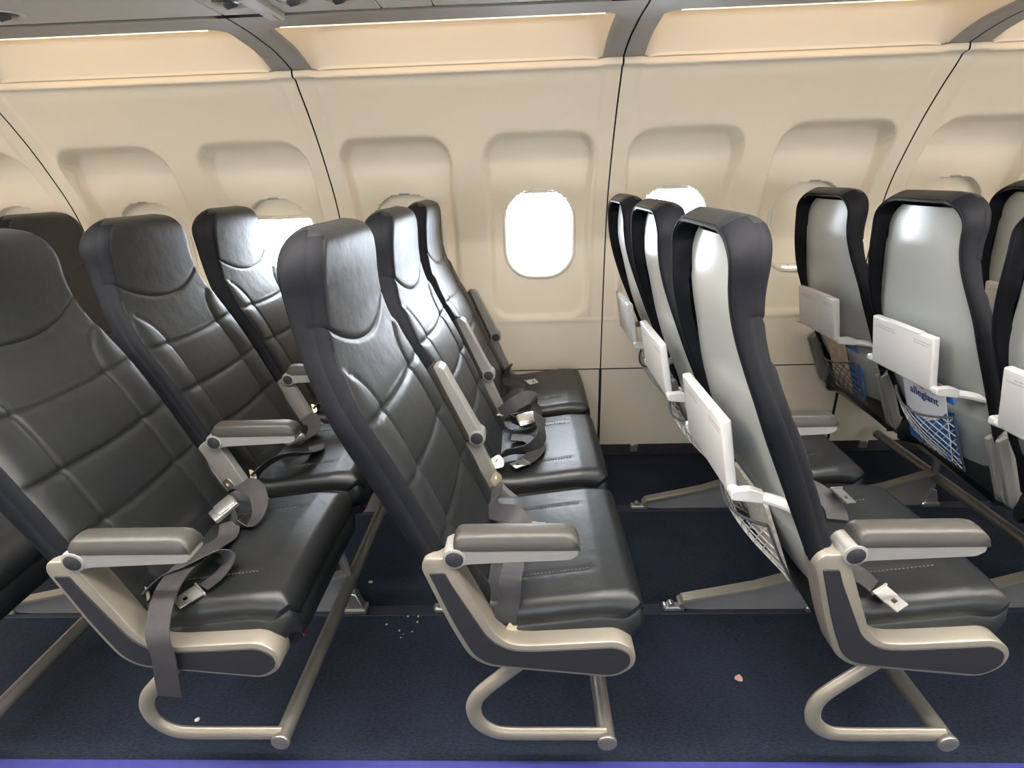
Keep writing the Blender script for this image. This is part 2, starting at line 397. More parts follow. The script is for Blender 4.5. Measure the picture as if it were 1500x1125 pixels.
# ---- floor, blue aisle strip, seat tracks
fl = tag(MB().box(SEAM0 - 2 * PW - .1, SEAM0 + 4 * PW + .1, 2 * YA - 1.6, 1.6, -0.03, 0.0).build('floor', 'carpet', smooth=False), 'dark navy cabin carpet', kind='structure')
for i, (a, b) in enumerate(((-0.03, 0.048), (-0.548, -0.47))):
    tag(MB().box(SEAM0 - 2 * PW, SEAM0 + 4 * PW, a, b, 0.0, 0.003).build('trim_%d' % (i + 1), 'strip', smooth=False), 'blue strip along the aisle edge of the carpet', kind='structure')
M['track'] = material('slate_track_cover', (0.014, 0.017, 0.030), 0.6, var=0.35, vscale=25)
k = 3
for yy in (0.505, 1.035):
    tag(MB().box(SEAM0 - 2 * PW, SEAM0 + 4 * PW, yy - 0.021, yy + 0.021, 0.0, 0.0025, 0.001, 1).build('trim_%d' % k, 'track', smooth=False), 'flat cover strip over the seat track in the carpet', kind='structure'); k += 1

# ---- ceiling: bin undersides with service panels, bins, aisle ceiling
ceil = tag(empty('ceiling', (0, 0, 0)), 'cabin ceiling with overhead bins', kind='structure')
XA, XB = SEAM0 - 2 * PW, SEAM0 + 4 * PW
edges = [XA, -0.264, 0.30, 0.8035, 0.955, 1.205, 1.335, 1.872, 2.45, 2.94, XB]
for side in (0, 1):
    sy = 1 if side == 0 else -1; oy = 0 if side == 0 else 2 * YA
    for a, b in zip(edges, edges[1:]):
        if b - a < 0.01: continue
        y0, y1 = sorted((oy + sy * 0.30, oy + sy * 0.788))
        MB().box(a + 0.0015, b - 0.0015, y0, y1, 1.657, 1.68, 0.002, 1).build('service_panel', 'psu', ceil, smooth=False)
    y0, y1 = sorted((oy + sy * 0.29, oy + sy * 0.80)); MB().box(XA, XB, y0, y1, 1.683, 1.70).build('panel_gasket', 'dark', ceil, smooth=False)
    y0, y1 = sorted((oy + sy * 0.780, oy + sy * 0.812)); MB().box(XA, XB, y0, y1, 1.664, 1.80).build('seam_light_block', 'dark', ceil, smooth=False)  # added black divider that blocks cove light; its underside darkens the seam
    pr = [(0.30, 1.668), (0.22, 1.70), (0.16, 1.78), (0.12, 1.92), (0.11, 2.05), (0.13, 2.05), (0.15, 1.92), (0.19, 1.79), (0.24, 1.72), (0.30, 1.69)]
    mb = MB(); rows = [[(x, oy + sy * y, z) for y, z in pr] for x in (XA, XB)]; mb.grid(rows); mb.build('bin_door', 'ceil', ceil)
mb = MB(); mb.grid([[(x, YA + 0.37 * math.cos(math.pi * i / 12), 2.05 + 0.10 * math.sin(math.pi * i / 12)) for i in range(13)] for x in (XA, XB)]); mb.build('aisle_panel', 'ceil', ceil)
for i, yy in enumerate((-0.02, -0.48)):
    tag(MB().box(-2.2, 5.2, yy - 0.06, yy + 0.06, 2.092, 2.10, 0.002, 1).build('ceiling_light', emission('ceiling_diffuser', (1, .95, .88), 2.0) if i == 0 else bpy.data.materials['ceiling_diffuser']),
        ['long ceiling light diffuser over the aisle on the window-row side', 'long ceiling light diffuser over the aisle on the far side'][i], 'ceiling light', 'aisle ceiling lights')
# added end caps; they keep sky light from flooding in at the open ends
for nm, x in (('end_cap_rear', XA - 0.08), ('end_cap_front', XB + 0.04)):
    tag(MB().box(x, x + 0.04, 2 * YA - 1.6, 1.6, -0.05, 2.2).build(nm, 'dado', smooth=False), 'plain added end cap closing the cabin against outside light', kind='structure')

# ---- outside: apron and a distant low terminal
tag(MB().box(-400, 400, 4, 600, -3.6, -3.5).build('ground_apron', 'apron', smooth=False), 'pale concrete apron seen through the window', kind='structure')
t_ = empty('terminal_building', (0, 180, -3.5)); tag(t_, 'distant low terminal building seen through the window', 'building')
mb = MB(); mb.box(-20, 3, 0, 20, 0, 3.6); mb.build('wall', 'terminal', t_, smooth=False)
MB().box(5, 24, 0, 20, 0, 4.2).build('wall', 'terminal', t_, smooth=False); MB().box(9, 12, 2, 12, 4.2, 5.5).build('roof_plant', 'terminal', t_, smooth=False)

# ================================================================== SEATS
FRONT = [(0.44, 0.055), (0.666, -0.046), (0.739, -0.073), (0.829, -0.113), (0.875, -0.136), (0.94, -0.166), (1.0, -0.184), (1.06, -0.188), (1.12, -0.184), (1.185, -0.180)]
BACK = [(0.30, 0.062), (0.44, 0.003), (0.61, -0.071), (0.70, -0.112), (0.78, -0.148), (0.85, -0.180), (0.95, -0.218), (1.02, -0.240), (1.08, -0.250), (1.185, -0.256)]
def Fu(z): return smooth_table(FRONT, z, 0.03)
def Bu(z): return smooth_table(BACK, z, 0.03)
TOP = 1.190; RC = 0.085; VC = S / 2
def halfw(z):
    w = lerp(0.214, 0.173, sstep(0.86, 1.09, z)) - 0.012 * sstep(0.60, 0.55, z)
    if z > TOP - RC: w -= RC - math.sqrt(max(0, RC * RC - (z - TOP + RC) ** 2))
    return w
def neck(v): return 1.038 - 0.060 * (1 - min(1, (abs(v) / 0.178)) ** 2)
def wing(z):     # |v| of the wing seam at a height
    if z >= 0.968: return 9
    if z <= 0.865: return 0.118
    t = (z - 0.865) / 0.103; return 0.118 + (0.214 - 0.118) * (1 - math.sqrt(max(0, 1 - t ** 2.2)))
def gauss(d, w): return math.exp(-(d / w) ** 2)
def front_disp(v, z, w):
    a = abs(v); d = 0.0; zn = neck(v); edge = sstep(0.0, 0.035, w - a)
    d += 0.006 * (1 - min(1, a / w) ** 2.2) * sstep(0.80, 0.92, z)      # padding, running on across the neck seam
    d -= 0.0040 * gauss(z - zn, 0.0042)
    ws = wing(z)
    if ws < 1:
        if a > ws: d += 0.006 * math.sin(math.pi * min(1, (a - ws) / max(0.02, w - ws))) * sstep(0.0, 0.05, w - ws)
        d -= 0.004 * gauss(a - ws, 0.004)
        if z < 0.87 and a < ws: d += 0.004 * (1 - (a / ws) ** 2)
    for zs in (0.862, 0.742, 0.625):
        zz = zs + 0.010 * (a / 0.2) ** 2
        d -= 0.005 * gauss(z - zz, 0.0050) * edge
    if z < 0.862: d += 0.004 * abs(math.sin(math.pi * (z - 0.862) / 0.12)) ** 0.7 * edge
    # rounded border
    e = min(w - a, TOP - z); r = 0.018 + 0.005 * sstep(0.90, 1.14, z)
    if e < r: d -= r * (1 - math.sqrt(max(0, 1 - (1 - e / r) ** 2)))
    rt = 0.05
    if TOP - z < rt: d -= 0.018 * (1 - math.sqrt(max(0, 1 - (1 - (TOP - z) / rt) ** 2)))
    return d
def back_meshes():
    zs = [0.455 + (TOP - RC - 0.455) * i / 124 for i in range(125)] + [TOP - RC + RC * math.sin(math.pi / 2 * i / 14) for i in range(1, 15)]
    nv = 72; xis = []
    for k in range(nv + 1):
        t = -1 + 2 * k / nv; xis.append(math.copysign(1 - (1 - abs(t)) ** 1.25, t))
    rows = []
    ks = min(range(len(zs)), key=lambda i: abs(zs[i] - 1.0)); zs[ks] = 1.0
    for z in zs:
        row = []
        for x in xis:
            z2 = z + (neck(x * halfw(1.02)) - 1.0) * sstep(0.11, 0.0, abs(z - 1.0)); w = halfw(z2); row.append((Fu(z2) + front_disp(x * w, z2, w), VC + x * w, z2))
        rows.append(row)
    faces = {'head': ([], []), 'back': ([], []), 'side': ([], []), 'hood': ([], [])}
    n = nv + 1; V = [p for r in rows for p in r]
    FH, FB = [], []
    for i in range(len(rows) - 1):
        for k in range(nv):
            c = ((i) * n + k, i * n + k + 1, (i + 1) * n + k + 1, (i + 1) * n + k)
            zc = sum(V[j][2] for j in c) / 4; vc = sum(V[j][1] for j in c) / 4 - VC
            (FH if i >= ks else FB).append(c)
    # border loop: left side up, top across, right side down
    loop = [i * n for i in range(len(rows))] + [(len(rows) - 1) * n + k for k in range(1, n - 1)] + [i * n + nv for i in range(len(rows) - 1, -1, -1)]
    L0 = len(loop); prof = []
    base = len(V); rings = []
    cz0 = 1.02
    for li in loop:
        u, y, z = V[li]; v = y - VC
        # inward direction in the (v,z) plane
        top = sstep(TOP - RC - 0.004, TOP, z)
        iv = Vector((-math.copysign(1, v) * (1 - top * 0.75) if abs(v) > 1e-4 else 0, -top)); iv.normalize()
        bu = Bu(z); zb = z - 0.016 * top
        depth = u - bu
        fold = 0.004 * math.sin(z * 46) * sstep(0.9, 1.0, z) if top < .1 else 0
        ring = []
        for (dd, inn) in ((0.0, 0.0), (0.10, -0.003), (0.35, -0.005), (0.7, -0.004 ), (0.95, -0.001), (1.0, 0.004), (0.985, 0.010), (0.9, 0.013), (0.55, 0.015 + fold), (0.12, 0.020 + fold)):
            zz = lerp(z, zb, min(1, dd)) + iv.y * inn
            ring.append((u - depth * dd, y + iv.x * inn, zz))
        rings.append(ring)
    m_ = len(rings[0]); VS = [p for r in rings for p in r]
    FS, FT = [], []
    for i in range(L0 - 1):
        for k in range(m_ - 1):
            c = (i * m_ + k, i * m_ + k + 1, (i + 1) * m_ + k + 1, (i + 1) * m_ + k)
            zc = (VS[i * m_][2] + VS[(i + 1) * m_][2]) / 2; vv = abs(VS[i * m_][1] - VC)
            (FT if (zc > TOP - 0.0301 and vv < 0.120) else FS).append(c)
    piping = [Vector(r[5]) for r in rings if r[5][2] > 0.60]
    def sub(Vx, Fx, name):
        ids = sorted({i for f in Fx for i in f}); mp = {a: b for b, a in enumerate(ids)}
        me = mesh(name, [Vx[i] for i in ids], [tuple(mp[i] for i in f) for f in Fx], True)
        if Vx is V:      # the dark gusset leather wraps round the front edge
            me.materials.append(M['leather']); me.materials.append(M['gusset']); idx = []
            for f in Fx:
                zc = sum(V[j][2] for j in f) / 4; a = abs(sum(V[j][1] for j in f) / 4 - VC); idx.append(1 if halfw(zc) - a < 0.014 and zc < TOP - 0.012 else 0)
            me.polygons.foreach_set('material_index', idx)
        return me
    pm = MB().tube(piping, 0.0026, 6).mesh('piping')
    return sub(V, FB, 'backrest'), sub(V, FH, 'headrest'), sub(VS, FS, 'side_gusset'), sub(VS, FT, 'headrest_hood'), pm
ME_BACK, ME_HEAD, ME_SIDE, ME_HOOD, ME_PIPE = back_meshes()
def shell_mesh():
    rows = []; nz = 60; nv = 30; zlo = 0.385
    for i in range(nz + 1):
        z = zlo + (1.152 - zlo) * i / nz
        w = halfw(min(z, TOP - 0.01)) - 0.017
        if z > 1.06: w = min(w, 0.152 - (0.075 - math.sqrt(max(0, 0.075 ** 2 - max(0, z - 1.085) ** 2))))
        if z < 0.62: w = lerp(0.165, 0.197, sstep(zlo, 0.62, z))
        rec = lerp(0.010, 0.036, sstep(0.72, 0.98, z)); bul = lerp(0.010, 0.022, sstep(0.7, 0.95, z)) - 0.010 * sstep(1.05, 1.16, z)
        if z < 0.62: rec = lerp(0.035, 0.010, sstep(zlo, 0.62, z)); bul = 0.02
        row = []
        for k in range(nv + 1):
            x = -1 + 2 * k / nv; row.append((Bu(z) + rec - bul * (1 - abs(x) ** 2.4), VC + x * w, z))
        rows.append(row)
    mb = MB()
    # skirts turn the border forward so that the shell has thickness
    rows2 = [[(r[0][0] + 0.006, r[0][1], r[0][2])] + r + [(r[-1][0] + 0.006, r[-1][1], r[-1][2])] for r in rows]
    first = [(x + 0.03, y, z + 0.002) for x, y, z in rows2[0]]; last = [(x + 0.006, y, z) for x, y, z in rows2[-1]]
    mb.grid([first] + rows2 + [last]); return mb.mesh('back_shell', True, 50)
ME_SHELL = shell_mesh()
def cushion_mesh():
    U0, U1 = 0.018, 0.362; V0, V1 = 0.040, 0.452; rows = []; nu, nv = 56, 60
    uc, vc = (U0 + U1) / 2, (V0 + V1) / 2; hu, hv = (U1 - U0) / 2, (V1 - V0) / 2
    def bias(t): return math.copysign(1 - (1 - abs(t)) ** 1.5, t)
    top = []
    for i in range(nu + 1):
        row = []; a = bias(-1 + 2 * i / nu)
        for k in range(nv + 1):
            b = bias(-1 + 2 * k / nv); u = uc + a * hu; v = vc + b * hv
            # rounded corners in plan at the front
            rr = 0.040
            if u > U1 - rr:
                f = (u - (U1 - rr)) / rr; sh = rr * (1 - math.sqrt(max(0, 1 - f * f))) * 0.8; v = vc + (v - vc) * (hv - sh) / hv
            zt = table([(0.0, 0.462), (0.10, 0.462), (0.28, 0.486), (0.33, 0.485), (0.362, 0.478)], u) + 0.006 * (1 - b * b)
            e = min(hv - abs(v - vc), U1 - u); r = lerp(0.028, 0.036, sstep(U1 - 0.12, U1, u))
            if e < r: zt -= r * (1 - math.sqrt(max(0, 1 - (1 - max(0, e) / r) ** 2)))
            for sv in (0.125, 0.362):      # two short stitched creases
                if 0.05 < u < 0.30: zt -= 0.0035 * gauss(v - sv, 0.0035) * sstep(0.06, 0.08, u) * sstep(0.275, 0.262, u)
            row.append((u, v, zt))
        top.append(row)
    mb = MB(); mb.grid(top); n = nv + 1
    loop = [(0, k) for k in range(n)] + [(i, nv) for i in range(1, nu + 1)] + [(nu, k) for k in range(nv - 1, -1, -1)] + [(i, 0) for i in range(nu - 1, -1, -1)]
    R0 = [top[i][k] for i, k in loop]
    rings = [R0]
    for dz, o in ((0.012, 0.001), (0.016, -0.002), (0.020, 0.001), (0.045, 0.003), (0.072, 0.0), (0.082, -0.010)):
        rings.append([(uc + (p[0] - uc) * (1 + o / hu), vc + (p[1] - vc) * (1 + o / hv), p[2] - dz) for p in R0])
    mb.grid(rings)
    mb.add([p for p in rings[-1][:-1]], [tuple(range(len(rings[-1]) - 1))])
    return mesh('seat_cushion', mb.V, mb.F, True, 60)
ME_CUSH = cushion_mesh()
def crease_mesh(v):
    mb = MB(); z0 = lambda u: table([(0.0, 0.462), (0.10, 0.462), (0.28, 0.486)], u) + 0.006 * (1 - ((v - .246) / .206) ** 2) + 0.0006
    for i in range(22):
        u = 0.085 + i * 0.008; mb.box(u, u + 0.0045, v + 0.003, v + 0.0042, z0(u) - 0.002, z0(u + .004) - 0.0001)
    return mb.mesh('stitching', False)
ME_ST1, ME_ST2 = crease_mesh(0.125), crease_mesh(0.362)
# armrest, pivot at the origin, lying forward along +x; width 0 .. 0.044
def arm_meshes():
    body = round_poly([(-0.019, 0.019), (0.003, 0.021), (0.222, 0.018), (0.222, 0.004), (0.208, -0.006), (0.024, -0.014), (0.004, -0.020), (-0.019, -0.019)], [0.018, 0.006, 0.002, 0.004, 0.006, 0.01, 0.01, 0.018], 5)
    b = MB().prism(body, 0.0, 0.044, 0.002, 1); b.cyl_y(0, 0, -0.002, 0.046, 0.0215, 24, 0.002)
    rows = []
    for u, z in [(0.0, 0.020), (0.0, 0.036), (0.006, 0.045), (0.014, 0.0485), (0.10, 0.049), (0.195, 0.049), (0.210, 0.046), (0.221, 0.036), (0.226, 0.022), (0.224, 0.016)]:
        row = []
        for k in range(9):
            t = -1 + 2 * k / 8; sag = 0.006 * abs(t) ** 3.5; row.append((u, 0.022 + t * 0.0225, max(0.016, z - sag)))
        rows.append(row)
    rows2 = [[(r[0][0], r[0][1], 0.016)] + r + [(r[-1][0], r[-1][1], 0.016)] for r in rows]
    p = MB().grid(rows2)
    c = MB().cyl_y(0, 0, -0.0035, 0.0, 0.0165, 24, 0.001)
    return b.mesh('armrest', True, 35), p.mesh('pad', True, 60), c.mesh('pivot_cap', True, 35)
ME_ARM, ME_PAD, ME_CAP = arm_meshes()
def add_arm(seat, v, raised=False, z=0.62):
    a = obj('armrest', ME_ARM, 'arm', seat, (0, v, z)); p = obj('pad', ME_PAD, 'arm' if raised and False else 'pad', a); c = obj('pivot_cap', ME_CAP, 'cap', a)
    if raised: a.rotation_euler = (0, math.radians(-112), 0)
    return a
# tray table
def tray_meshes():
    t = MB(); t.box(-0.010, 0.010, 0.108, 0.364, 0.682, 0.834, 0.005, 3)
    t.box(-0.013, 0.006, 0.160, 0.300, 0.8335, 0.8365, 0.001, 1)
    pr = MB()
    rnd = random.Random(3)
    for v0, v1, z0 in ((0.115, 0.180, 0.812), (0.122, 0.182, 0.8045), (0.262, 0.332, 0.812), (0.258, 0.350, 0.8045)):
        v = v0
        while v < v1:
            l = rnd.uniform(0.004, 0.011); pr.box(-0.0104, -0.0098, v, min(v1, v + l), z0, z0 + 0.0022); v += l + 0.0018
    l = MB(); l.cyl_y(-0.0, 0.690, 0.094, 0.110, 0.011, 16, 0.002); l.prism(round_poly([(-0.012, 0.70), (0.024, 0.704), (0.052, 0.694), (0.052, 0.672), (0.020, 0.676), (-0.010, 0.680)], 0.006), 0.082, 0.100, 0.002, 1)
    l.tube(spline([(0.050, 0.086, 0.684), (0.075, 0.070, 0.683), (0.098, 0.044, 0.682), (0.118, 0.030, 0.682)], 5), 0.011, 10)
    rr = MB(); rr.V = [(x, S - y, z) for x, y, z in l.V]; rr.F = [f[::-1] for f in l.F]
    return t.mesh('tray_table', True, 35), pr.mesh('printed_notice', False), l.mesh('tray_arm', True, 35), rr.mesh('tray_arm', True, 35)
ME_TRAY, ME_PRINT, ME_TARM, ME_TARM2 = tray_meshes()
# net pocket on the shell
def net_point(a, b, fat=1.0):          # a across 0..1, b down 0..1
    z = 0.600 - 0.185 * b; wt = lerp(0.122, 0.098, b ** 1.5); v = VC + (2 * a - 1) * wt
    bul = (0.050 * fat) * (math.sin(math.pi * (0.06 + 0.88 * a)) ** 0.6) * (1 - b ** 2.2) + 0.004
    return Vector((Bu(z) - 0.012 - bul, v, z - 0.030 * math.sin(math.pi * a) * (1 - b)))
def net_mesh():
    mb = MB(); n = 9
    for i in range(-n, n + 1):
        for sgn in (1, -1):
            pts = []
            for k in range(25):
                b = k / 24; a = i / n + sgn * b * 0.62 + (0 if sgn > 0 else 0)
                if 0 <= a <= 1: pts.append(net_point(a, b))
            if len(pts) > 2: mb.tube(pts, 0.0017, 4, cap=False)
    return mb.mesh('net')
ME_NET = net_mesh()
def netband_mesh():
    mb = MB(); mb.tube([net_point(k / 20, 0.0) for k in range(21)], 0.0035, 6)
    mb.tube([net_point(0, k / 10) for k in range(11)], 0.0028, 6); mb.tube([net_point(1, k / 10) for k in range(11)], 0.0028, 6); mb.tube([net_point(k / 12, 1) for k in range(13)], 0.003, 6)
    return mb.mesh('elastic_band')
ME_BAND = netband_mesh()
ME_POUCH = MB().box(0.20, 0.345, 0.075, 0.33, 0.325, 0.392, 0.02, 3).mesh('life_vest_pouch')
ME_TAB = MB().box(0.346, 0.350, 0.085, 0.105, 0.345, 0.385, 0.0015, 1).mesh('pull_tab')

def make_seat(r, j, label, group='leather cabin seats in rows', arms=(), raised=(), net=True, dark_net=False, tray=True):
    s = tag(empty('airline_seat', (r * P, j * S, 0)), label, 'seat', group)
    b = obj('backrest', ME_BACK, 'leather', s); h = obj('headrest', ME_HEAD, 'leather', s); obj('headrest_hood', ME_HOOD, 'leather', h)
    g = obj('side_gusset', ME_SIDE, 'gusset', b); obj('piping', ME_PIPE, 'gusset', b)
    obj('back_shell', ME_SHELL, 'shell', s)
    c = obj('seat_cushion', ME_CUSH, 'leather', s); obj('stitching', ME_ST1, 'stitch', c); obj('stitching', ME_ST2, 'stitch', c)
    if tray:
        t = obj('tray_table', ME_TRAY, 'tray', s, (-0.196, 0, 0)); t.rotation_euler = (0, 0, 0)
        t.matrix_local = Matrix.Translation((-0.196, 0, 0.76)) @ Matrix.Rotation(math.radians(-11), 4, 'Y') @ Matrix.Translation((0, 0, -0.76))
        tag(obj('printed_notice', ME_PRINT, 'print_', t), kind='stuff')
        obj('tray_arm', ME_TARM, 'tray', s, (-0.182, 0, 0)); obj('tray_arm', ME_TARM2, 'tray', s, (-0.182, 0, 0))
    if net:
        nt = obj('net_pocket', ME_NET if not dark_net else ME_NET.copy(), 'cord', s)
        if dark_net: nt.data.materials.clear(); nt.data.materials.append(M['cord_dark'])
        obj('elastic_band', ME_BAND, 'cord_dark', nt)
    for a in arms: add_arm(s, a, a in raised)
    if r == 1: pc = obj('life_vest_pouch', ME_POUCH, 'pouch', s); obj('pull_tab', ME_TAB, 'red', pc)
    return s

# ---- seat frame under each row
def frame_meshes():
    outer = [(-0.064, 0.597), (-0.055, 0.619), (-0.012, 0.619), (0.000, 0.596), (0.064, 0.440), (0.092, 0.412), (0.130, 0.408), (0.305, 0.419), (0.338, 0.392), (0.338, 0.352), (0.300, 0.322), (0.10, 0.346), (0.045, 0.354), (0.012, 0.380), (-0.02, 0.457)]
    po = round_poly(outer, [0.012, 0.012, 0.006, 0.015, 0.03, 0.03, 0.03, 0.035, 0.03, 0.03, 0.035, 0.02, 0.03, 0.03, 0.05], 5)
    inn = [(-0.050, 0.588), (-0.020, 0.588), (-0.010, 0.560), (0.052, 0.428), (0.090, 0.400), (0.130, 0.396), (0.300, 0.406), (0.327, 0.386), (0.327, 0.355), (0.296, 0.331), (0.10, 0.355), (0.050, 0.363), (0.022, 0.386), (-0.010, 0.462)]
    pi_ = round_poly(inn, [0.005, 0.006, 0.012, 0.03, 0.03, 0.03, 0.03, 0.025, 0.025, 0.03, 0.02, 0.03, 0.03, 0.05], 5)
    pan = MB().prism(po, 0.002, 0.052, 0.004, 2); ins = MB().prism(pi_, -0.0005, 0.004, 0.0012, 1)
    # spreader between seats
    so = round_poly([(-0.060, 0.60), (-0.02, 0.625), (0.002, 0.612), (0.064, 0.455), (0.12, 0.40), (0.30, 0.39), (0.30, 0.36), (0.06, 0.35), (0.0, 0.40)], 0.02, 4)
    sp = MB().prism(so, 0.008, 0.034, 0.002, 1)
    rail = MB().prism(round_poly([(-0.075, 0.585), (-0.055, 0.60), (0.03, 0.40), (0.012, 0.39)], 0.005, 3), -0.006, 0.006, 0.001, 1).prism(round_poly([(-0.070, 0.575), (-0.050, 0.59), (0.035, 0.39), (0.017, 0.38)], 0.005, 3), 0.030, 0.044, 0.001, 1)
    hoop = [(0.291, 0.020, 0.136), (0.20, 0.020, 0.136), (0.085, 0.020, 0.1365), (0.045, 0.020, 0.146), (0.018, 0.020, 0.172), (0.009, 0.020, 0.205), (0.014, 0.020, 0.236), (0.035, 0.020, 0.268), (0.10, 0.022, 0.332), (0.13, 0.024, 0.36)]
    hp = MB().tube(spline(hoop, 4), 0.0165, 12, flat=0.62)
    bar = MB().tube([(0.291, 0.006, 0.130), (0.291, 1.40, 0.130)], 0.0185, 20); barcap = MB().cyl_y(0.291, 0.130, 0.001, 0.010, 0.0205, 24, 0.002)
    beam = MB().tube([(0.245, 0.04, 0.362), (0.245, 1.43, 0.362)], 0.022, 14); beam2 = MB().tube([(0.06, 0.04, 0.372), (0.06, 1.43, 0.372)], 0.022, 14)
    leg = MB().prism(round_poly([(-0.118, 0.008), (-0.122, 0.030), (-0.112, 0.046), (0.10, 0.092), (0.275, 0.152), (0.295, 0.14), (0.30, 0.004), (-0.05, 0.004)], [0.004, 0.01, 0.01, 0.05, 0.01, 0.01, 0.01, 0.01], 3), -0.006, 0.006, 0.001, 1)
    flange = MB().prism(round_poly([(-0.122, 0.034), (-0.114, 0.050), (0.10, 0.097), (0.24, 0.146), (0.283, 0.160), (0.283, 0.150), (0.10, 0.088), (-0.112, 0.040)], [0.004] * 8, 3), -0.016, 0.016, 0.001, 1)
    post = MB().tube([(0.285, 0, 0.13), (0.250, 0, 0.35)], 0.014, 10, flat=0.8)
    post2 = MB().tube([(0.05, 0, 0.08), (0.062, 0, 0.36)], 0.012, 10)
    foot = MB().box(0.255, 0.325, -0.020, 0.020, 0.003, 0.022, 0.004, 1).prism([(0.265, 0.02), (0.318, 0.02), (0.300, 0.075), (0.278, 0.085)], -0.014, 0.014, 0.002, 1)
    fit = MB().box(-0.168, -0.105, -0.014, 0.014, 0.003, 0.020, 0.004, 1).cyl_y(-0.115, 0.030, -0.018, 0.018, 0.010, 14).cyl_y(-0.145, 0.020, -0.010, 0.010, 0.011, 12).cyl_y(-0.163, 0.014, -0.008, 0.008, 0.009, 12)
    return {k: v.mesh(k, True, 35) for k, v in dict(side_panel=pan, panel_inlay=ins, spreader=sp, spreader_rail=rail, baggage_bar_hoop=hp, baggage_bar=bar, bar_end_cap=barcap, beam=beam, rear_beam=beam2, leg=leg, leg_flange=flange, leg_post=post, rear_post=post2, front_foot=foot, track_fitting=fit).items()}
FM = frame_meshes()
def make_frame(r, label):
    f = tag(empty('seat_frame', (r * P, 0, 0)), label, 'seat frame', 'metal frames carrying the seat rows')
    p = obj('side_panel', FM['side_panel'], 'frame', f); obj('panel_inlay', FM['panel_inlay'], 'inlay', p)
    for j in (1, 2, 3):
        s_ = obj('spreader', FM['spreader'], 'arm', f, (0, j * S, 0)); obj('spreader_rail', FM['spreader_rail'], 'arm', s_)
    obj('baggage_bar_hoop', FM['baggage_bar_hoop'], 'frame', f)
    b = obj('baggage_bar', FM['baggage_bar'], 'tube', f); obj('bar_end_cap', FM['bar_end_cap'], 'tube', b)
    obj('beam', FM['beam'], 'tube', f); obj('beam', FM['rear_beam'], 'tube', f)
    for yy in (0.505, 1.035):
        l = obj('leg', FM['leg'], 'leg_plate', f, (0, yy, 0)); obj('leg_flange', FM['leg_flange'], 'frame', l); obj('leg_post', FM['leg_post'], 'tube', l); obj('front_foot', FM['front_foot'], 'metal', l); obj('track_fitting', FM['track_fitting'], 'metal', l)
    return f
AX = S * 3
for r, d in {0: 'frame under the rearmost seats, only its baggage bar showing', 1: 'frame with belt webbing hanging over its charcoal side panel', 2: 'frame with charcoal side panel under the row with raised armrests',
             3: 'frame with charcoal side panel under the seat with the hanging steel belt tongue', 4: 'frame and baggage bar under the seats with stuffed net pockets', 5: 'frame under the front row, ahead of the stuffed net pockets'}.items():
    make_frame(r, 'champagne seat ' + d)
SEATS = {}
LAB = {
    (0, 0): 'black leather aisle seat behind the one with webbing hanging over its side panel', (0, 1): 'black leather middle seat of the rearmost row, mostly hidden',
    (0, 2): 'black leather window seat of the rearmost row, only its headrest and upper back showing',
    (1, 0): 'black leather aisle seat with belt webbing trailing over its lowered armrest side', (1, 1): 'black leather middle seat between two lowered armrests',
    (1, 2): 'black leather window seat beside the window with the half-drawn shade',
    (2, 0): 'black leather aisle seat with lowered outer armrest and raised inner armrest', (2, 1): 'black leather middle seat with a pile of belt webbing on its cushion',
    (2, 2): 'black leather window seat beside the open window, raised armrest against the wall',
    (3, 0): 'black aisle seat with grey back shell, steel belt tongue over its cushion edge', (3, 1): 'black middle seat with grey back shell, ahead of the raised-armrest middle seat',
    (3, 2): 'black window seat with grey back shell beside the open window with handle at its top',
    (4, 0): 'black aisle seat with grey shell next to the seat holding the logo leaflet', (4, 1): 'black middle seat with grey shell, logo leaflet in its net pocket',
    (4, 2): 'black window seat with grey shell, tan and blue leaflets in its net pocket',
    (5, 0): 'black leather aisle seat of the front row, ahead of the stuffed net pockets', (5, 1): 'black leather middle seat of the front row, ahead of the stuffed net pockets',
    (5, 2): 'black window seat in the front row, only its upper back showing'}
for (r, j), lab in LAB.items():
    arms = [0.0]; raised = []
    if j == 2: arms.append(S)
    if r == 2: raised = [a for a in arms if not (j == 0)]
    if r == 3 and j == 2: pass
    SEATS[(r, j)] = make_seat(r, j, lab, arms=arms, raised=raised, dark_net=(r == 4 and j == 2), net=r >= 3, tray=r >= 3)
# row 2: all but the outer aisle armrest are raised

# ---- seat belts (parts of their seats)
def buckle_mesh():
    mb = MB(); mb.box(-0.032, 0.032, -0.0225, 0.0225, -0.008, 0.006, 0.004, 2); mb.box(-0.030, 0.016, -0.0205, 0.0205, 0.005, 0.011, 0.003, 2); return mb.mesh('buckle', True, 35)
ME_BUCK = buckle_mesh()
def tongue_mesh():
    mb = MB()
    for a in ((-0.030, 0.0, -0.022, 0.022), (0.0, 0.010, -0.020, -0.007), (0.0, 0.010, 0.007, 0.020), (0.010, 0.026, -0.020, 0.020)): mb.box(a[0], a[1], a[2], a[3], -0.0015, 0.0015)
    mb.box(-0.034, -0.028, -0.026, 0.026, -0.004, 0.005, 0.0015, 1); mb.V = [(x * .82, y * .82, z) for x, y, z in mb.V]; return mb.mesh('belt_tongue', True, 30)
ME_TONG = tongue_mesh()
def anchor_mesh():
    mb = MB(); mb.prism(round_poly([(-0.022, -0.012), (0.018, -0.020), (0.026, 0.0), (0.018, 0.020), (-0.022, 0.012)], 0.008, 4), -0.0015, 0.0015); mb.cyl_y(-0.006, 0, -0.005, 0.003, 0.007, 12); mb.V = [(x, z, -y) for x, y, z in mb.V]; return mb.mesh('belt_anchor', True, 30)
ME_ANCH = anchor_mesh()
